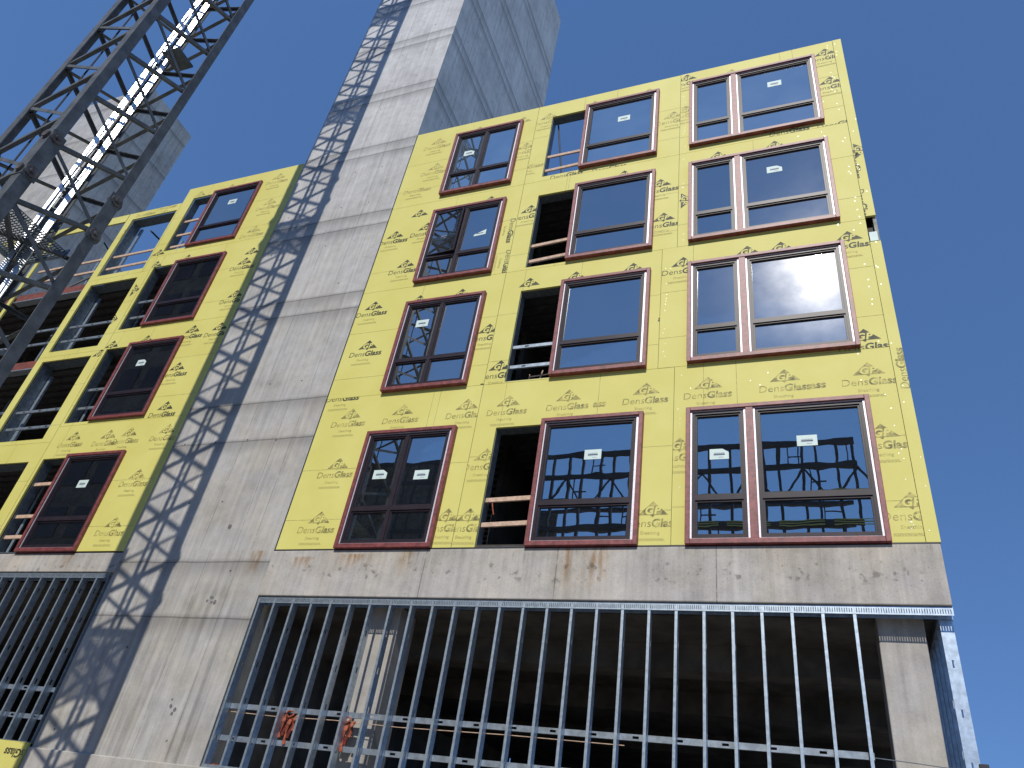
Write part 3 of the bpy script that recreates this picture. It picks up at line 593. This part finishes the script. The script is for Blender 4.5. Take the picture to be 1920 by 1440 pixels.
w = MB().tube([(10.2, 0.175, 3.155), (10.6, 0.2, 3.14), (11.0, 0.24, 3.12), (11.2, 0.18, 3.11)], 0.006, 6).build('tie_wire', 'galv_dull'); tag(w, 'thin tie wire from the upper steel rail across the corner column', 'wire')
w = MB().tube([(0.1, 0.19, 3.08), (1.0, 0.19, 3.06), (2.2, 0.19, 3.075), (3.4, 0.19, 3.05), (5.2, 0.19, 3.07), (7.0, 0.19, 3.06)], 0.006, 6).build('safety_line', 'wood'); tag(w, 'thin pale safety line hanging just under the upper steel rail', 'rope')

# timber and steel rails in the window openings
def plank(x0, x1, za, zb, y, label, mat='wood', h=0.088, t=0.04):
    mb = MB().hexa([(x0, y, za - h / 2), (x1, y, zb - h / 2), (x1, y + t, zb - h / 2), (x0, y + t, za - h / 2), (x0, y, za + h / 2), (x1, y, zb + h / 2), (x1, y + t, zb + h / 2), (x0, y + t, za + h / 2)])
    return tag(soft(mb.build('guard_rail', mat), 0.004, 1), label, 'guard rail', 'timber guard rails across the window openings')
for z, za, zb, nm in ((0, 16.79, 16.81, 'upper'), (0, 16.24, 16.30, 'lower')): plank(4.24, 5.6, za, zb, 0.09, '%s timber rail in the narrow opening onto open sky, beside the topmost middle window' % nm)
for za, zb, nm in ((13.53, 13.62, 'upper'), (13.03, 13.13, 'lower')): plank(4.24, 5.6, za, zb, 0.09, '%s timber rail in the dark narrow opening, second row from the top, right front' % nm)
for za, zb, nm in ((6.95, 6.99, 'upper'), (6.46, 6.50, 'lower')): plank(4.24, 5.6, za, zb, 0.09, '%s timber rail in the dark narrow opening, bottom row just above the right beam' % nm)
punched_rail(4.24, 5.6, 10.52, 0.10, 'upper punched steel rail in the narrow opening, third row, right front', 0.075, 'punched steel rails across window openings')
punched_rail(4.24, 5.6, 10.00, 0.10, 'lower punched steel rail in the narrow opening, third row, right front', 0.075, 'punched steel rails across window openings')
for za, nm in ((17.25, 'upper'), (16.62, 'middle'), (16.10, 'lower')): plank(-7.95, -6.3, za, za + 0.03, 0.09, '%s timber rail beside the topmost window of the left front' % nm)
for r, (z0, rowname) in enumerate(((12.67, 'second'), (9.53, 'third'))):
    for dz, nm in ((1.15, 'upper'), (0.55, 'lower')): punched_rail(-7.95, -6.3, z0 + dz, 0.10, '%s punched steel rail beside the %s-row window of the left front' % (nm, rowname), 0.075, 'punched steel rails across window openings')
for dz, nm in ((1.85, 'topmost'), (0.98, 'middle'), (0.45, 'lowest')): plank(-7.95, -6.3, 5.97 + dz, 5.99 + dz, 0.09, '%s timber rail beside the bottom window of the left front' % nm)
for za, nm in ((16.15, 'upper'), (15.62, 'lower')):
    plank(-10.32, -8.44, za, za + 0.02, 0.09, '%s timber rail in the empty sky opening, second bay left of the shaft' % nm)
    plank(-13.7, -10.64, za, za + 0.02, 0.09, '%s timber rail in the unboarded top bay right behind the mast' % nm)
for z0, rowname in ((12.17, 'second'), (9.10, 'third')):
    for dz, nm in ((1.05, 'upper'), (0.5, 'lower')):
        punched_rail(-10.32, -8.44, z0 + dz, 0.10, '%s punched steel rail in the empty opening of the left front, %s row' % (nm, rowname), 0.075, 'punched steel rails across window openings')
        punched_rail(-13.7, -10.64, z0 + dz + 0.05, 0.10, '%s punched steel rail in the unboarded %s-row bay behind the mast' % (nm, rowname), 0.075, 'punched steel rails across window openings')
sw = MB().rod((4.62, 0.3, 9.86), (5.15, 0.3, 9.89), 0.012).rod((4.85, 0.29, 9.72), (4.9, 0.29, 9.98), 0.014).rod((4.62, 0.3, 9.80), (4.62, 0.3, 9.92), 0.01).build('brace_clamp', 'wood'); tag(sw, 'small pale clamp bar lying in the third-row narrow opening', 'clamp')
rs = MB().tube([(4.36, 0.12, 6.95), (4.40, 0.1, 6.8), (4.44, 0.1, 6.66)], 0.012, 6).build('strap', 'orange'); tag(rs, 'small red strap hanging from the upper timber rail, bottom row', 'strap')

# orange harnesses hung from the upper rail
def harness(x, z, label, m2):
    h = thing('harness', label, 'safety harness', (x, 0.2, z - 0.4), 'orange safety harnesses on the upper rail')
    mb = MB()
    for dx, l, w in ((-0.10, 0.36, 0.055), (0.02, 0.46, 0.06), (0.12, 0.24, 0.05)):
        pts = [(x + dx + 0.02 * math.sin(i * 1.3 + dx * 9), 0.17 + 0.02 * math.cos(i * 1.7), z - l * i / 6) for i in range(7)]
        for i, (a, b) in enumerate(zip(pts, pts[1:])): mb.bar(a, b, w * (0.8 + 0.35 * math.sin(i * 1.1 + 1)), 0.022, (0, 1, 0))
    mb.build('strap', 'orange', h)
    mb = MB()
    for dx, l in ((-0.04, 0.30), (0.07, 0.33)):
        pts = [(x + dx + 0.03 * math.sin(i), 0.2, z - 0.02 - l * i / 5) for i in range(6)]
        for a, b in zip(pts, pts[1:]): mb.bar(a, b, 0.06, 0.03, (0, 1, 0))
    mb.build('webbing', m2, h)
    mb = MB(); c = [(x + 0.07 * math.cos(k * 0.63) , 0.16 + 0.02 * math.sin(k * 1.26), z + 0.01 + 0.05 * math.sin(k * 0.63)) for k in range(11)]; mb.tube(c, 0.014, 6); mb.build('loop', 'orange', h)
harness(1.35, 3.10, 'bright orange safety harness hanging in long loose straps from the upper rail near the shaft', 'maroon')
harness(2.45, 3.08, 'dark red and orange safety harness with black parts hanging in front of the inner column', 'maroon')
bg = MB()
for i, (dx, r) in enumerate(((0, 0.05), (0.06, 0.06), (0.13, 0.05), (0.18, 0.035))): bg.rod((0.05 + dx, 0.16, 2.19 + 0.01 * i), (0.09 + dx, 0.24, 2.21), r, 7, 0, r * 0.7)
tag(bg.build('rag', 'orange'), 'crumpled orange rag on the sill beside the concrete shaft', 'rag')

# ------------------------------------------------------------------ lattice mast
XR, XL, YF, YB = -2.17, -3.64, -6.51, -5.05
MT = thing('crane_mast', 'grey steel lattice crane mast standing in front of the left building front', 'crane mast', ((XR + XL) / 2, (YF + YB) / 2, -0.75))
ZTOP = 44.0; PIT = 1.45
corners = [(XR, YF, 1, -1), (XR, YB, 1, 1), (XL, YF, -1, -1), (XL, YB, -1, 1)]
for x, y, sx, sy in corners:                                       # angle-section chords
    a, t = 0.19, 0.02; ox, oy = x + sx * 0.095, y + sy * 0.095
    for z0, z1 in ((-0.75, 10.38), (10.42, 22.18), (22.22, 33.9), (33.94, ZTOP)):
        mb = MB(); aa = a + (0.03 if z0 < 0 else 0)
        mb.box(min(ox, ox - sx * aa), max(ox, ox - sx * aa), min(oy, oy - sy * t), max(oy, oy - sy * t), z0, z1)
        mb.box(min(ox, ox - sx * t), max(ox, ox - sx * t), min(oy - sy * t, oy - sy * aa), max(oy - sy * t, oy - sy * aa), z0, z1)
        mb.build('chord', 'mast', MT)
    for zj in (10.40, 22.20, 33.92):                               # pinned joint: splice plates and lugs
        mb = MB(); e = 0.014
        mb.box(min(ox + sx * e, ox - sx * 0.25), max(ox + sx * e, ox - sx * 0.25), min(oy + sy * 0.001, oy + sy * e), max(oy + sy * 0.001, oy + sy * e), zj - 0.62, zj + 0.55)
        mb.box(min(ox + sx * 0.001, ox + sx * e), max(ox + sx * 0.001, ox + sx * e), min(oy, oy - sy * 0.25), max(oy, oy - sy * 0.25), zj - 0.62, zj + 0.55)
        for dz in (-0.48, 0.42):
            mb.rod((ox + sx * 0.05, oy - sy * 0.10, zj + dz), (ox - sx * 0.10, oy - sy * 0.10, zj + dz), 0.115, 14, 1)
            mb.rod((ox + sx * 0.09, oy - sy * 0.10, zj + dz), (ox + sx * 0.05, oy - sy * 0.10, zj + dz), 0.05, 10, 1)
            mb.rod((ox - sx * 0.09, oy + sy * 0.06, zj + dz), (ox - sx * 0.09, oy - sy * 0.06, zj + dz), 0.085, 12, 1)
        mb.build('joint', ['mast', 'mast_worn'], MT)
def brace_mb(mb, a, b, n):
    a, b = Vector(a), Vector(b); n = Vector(n)
    mb.bar(a, b, 0.075, 0.010, n); d = (b - a).normalized(); s = d.cross(n).normalized()
    mb.bar(a + s * 0.0325 - n * 0.037, b + s * 0.0325 - n * 0.037, 0.010, 0.064, n)
inr, outr = [], []
for k in range(-11, 20):
    z = 15.08 + PIT * k; q = PIT / 2; e = 0.075
    fr = YF - e; bk = YB + e; rt = XR + e; lf = XL - e
    seg = [((XL, fr, z), (XR, fr, z + q), (0, -1, 0)), ((XR, fr, z + q), (XL, fr, z + PIT), (0, -1, 0)),
           ((rt, YF, z), (rt, YB, z + q), (1, 0, 0)), ((rt, YB, z + q), (rt, YF, z + PIT), (1, 0, 0)),
           ((XR, bk, z + q * 2), (XL, bk, z + q), (0, 1, 0)), ((XL, bk, z + q), (XR, bk, z), (0, 1, 0)),
           ((lf, YB, z + q), (lf, YF, z), (-1, 0, 0)), ((lf, YF, z + PIT), (lf, YB, z + q), (-1, 0, 0))]
    for s in seg:
        if s[0][2] < -0.7 or s[1][2] < -0.7: continue
        (inr if 6.2 < s[0][2] < 22 and len(inr) < 99 else outr).append(s)
for a, b, n in inr:
    mb = MB(); brace_mb(mb, a, b, n); mb.build('brace', 'mast', MT)
mb = MB()
for a, b, n in outr: brace_mb(mb, a, b, n)
o = mb.build('brace', 'mast', MT); o['kind'] = 'stuff'
for zj in (9.35, 15.25, 21.1, 27.0, 33.0):                                   # landings of expanded metal
    mb = MB(); x0, x1, y0, y1 = XL + 0.12, XR - 0.12, YF + 0.12, YB - 0.12
    if zj == 15.25: x0, y0 = XR - 0.6, YB - 0.6
    n = 26
    for i in range(n + 1):
        y = y0 + (y1 - y0) * i / n; mb.box(x0, x1, y - 0.008, y + 0.008, zj, zj + 0.02)
    for i in range(n // 2 + 1):
        x = x0 + (x1 - x0) * i / (n // 2); mb.box(x - 0.006, x + 0.006, y0, y1, zj + 0.021, zj + 0.035)
    mb.build('landing', 'galv_dull', MT)
    if zj == 15.25: continue
    mb = MB(); mb.box(x0, x1, y1 + 0.005, y1 + 0.035, zj - 0.06, zj + 0.12); mb.box(x0 - 0.035, x0 - 0.005, y0, y1, zj - 0.06, zj + 0.12)
    mb.build('toe_board', 'galv', MT)
    MB().bar((x0, y0, zj - 0.05), (x1, y1, zj - 0.05), 0.07, 0.07).bar((x0, y1, zj - 0.12), (x1, y0, zj - 0.12), 0.07, 0.06).build('landing_bearer', 'mast', MT)
# bright ladder up the middle
LX, LY = -2.88, -5.52; ca, sa = math.cos(math.radians(35)), math.sin(math.radians(35))
def lp(u, v, z): return (LX + u * ca - v * sa, LY + u * sa + v * ca, z)
z = 0.0
while z < ZTOP - 1:
    for u in (-0.105, 0.105):
        mb = MB(); w = 0.054; zt = z + 2.2
        mb.hexa([lp(u - w, 0, z), lp(u + w, 0, z), lp(u + w, 0.025, z), lp(u - w, 0.025, z), lp(u - w, 0, zt), lp(u + w, 0, zt), lp(u + w, 0.025, zt), lp(u - w, 0.025, zt)])
        mb.build('ladder_rail', 'alu', MT)
    z += 2.23
mb = MB()
z = 0.2
while z < ZTOP - 1: mb.rod(lp(-0.16, 0.04, z), lp(0.16, 0.04, z), 0.014, 6); z += 0.29
mb.build('ladder_rungs', 'galv_dull', MT)
MB().tube([(-2.86, YF + 0.05, 0.0), (-2.90, YF + 0.02, 12.0), (-2.93, YF + 0.0, 22.0), (-2.90, YF + 0.02, 43.0)], 0.017, 7).build('cable', 'black', MT)
mb = MB(); pts = [lp(0.02 + 0.05 * math.sin(i * 0.9), -0.12, 0.5 + i * 0.8) for i in range(50)]; mb.tube(pts, 0.014, 6); mb.build('hose', 'black', MT)

# ------------------------------------------------------------------ building across the street, seen in the low windows
OB = thing('frame_building', 'dark open steel-framed building across the street, seen mirrored in the bottom windows', 'building', (-20, -64, -0.75))
X0, X1, Y0, Y1, TOP = -62.0, 14.6, -74.0, -60.0, 45.6
zs = [44.9, 42.1, 39.0, 35.8, 32.6, 29.4, 26.2, 23.0, 19.8]
for i, z in enumerate(zs):
    MB().box(X0, X1, Y1 - 0.4, Y1, z - 0.27, z + 0.27).box(X0, X1, Y0, Y0 + 0.4, z - 0.2, z + 0.2).build('spandrel_beam', 'steel_dark', OB)
    if i >= 4: MB().box(X0, X1, Y0 + 0.4, Y1 - 0.4, z - 0.1, z + 0.1).build('floor_slab', 'slab_top', OB)
    if i in (2, 3, 4):
        mb = MB()
        for x in range(-8, 14, 5):
            for k in range(3): mb.box(x, x + 4.2, Y1 + 0.02, Y1 + 0.06, z - 0.3 + k * 0.25, z - 0.2 + k * 0.25)
        mb.build('board_strip', 'yellow', OB)
x = X1 - 0.25; k = 0
while x > X0:
    MB().box(x - 0.13, x + 0.13, Y1 - 0.4, Y1 - 0.01, 0, TOP - 0.4).build('column', 'steel_dark', OB)
    x -= (1.5, 1.9, 1.4, 2.2)[k % 4]; k += 1
mb = MB()
for x in range(int(X0), int(X1), 5): mb.bar((x, Y1 - 0.2, 39.3), (x + 1.6, Y1 - 0.2, 41.8), 0.18, 0.18); mb.bar((x + 1.6, Y1 - 0.2, 41.8), (x + 3.2, Y1 - 0.2, 39.3), 0.18, 0.18)
mb.build('cross_bracing', 'steel_dark', OB)
mb = MB(); x = -20.0
while x < X1 - 1.5:
    x += random.uniform(0.8, 1.9); zz = random.choice((32.9, 36.1, 39.3, 42.4)); mb.box(x - 0.06, x + 0.06, Y1 - 0.3, Y1 - 0.2, zz, zz + 2.6)
    if random.random() < 0.5: mb.box(x, x + 1.5, Y1 - 0.3, Y1 - 0.24, zz + 0.9, zz + 1.05)
mb.build('mullions', 'steel_dark', OB)
MB().box(X0, X1 - 1.5, Y0 + 3, Y0 + 3.2, 0, 32.6).build('core_wall', 'dark_conc', OB)

mb = MB(); mb.box(X0, -21.0, Y1 - 0.25, Y1 - 0.05, 0, 45.0); mb.box(X0, -21.0, Y0, Y0 + 0.3, 0, 45.0); mb.build('infill_wall', 'dark_conc', OB)
NB = thing('office_building', 'tall dark building behind the camera to the left, seen mirrored in the left windows', 'building', (-45, -24, -0.75))
mb = MB(); mb.box(-62, -28, -30, -18, -0.75, 38.4); mb.build('wall', 'dark_conc', NB)
for i in range(11):
    mb = MB()
    for k in range(11): mb.box(-61.2 + k * 3.0, -59.0 + k * 3.0, -17.99, -17.93, 1.2 + i * 3.5, 3.2 + i * 3.5)
    mb.build('window_row', 'bronze', NB)
MB().box(-62.2, -27.8, -30.2, -17.8, 38.4, 38.9).build('roof', 'steel_dark', NB)
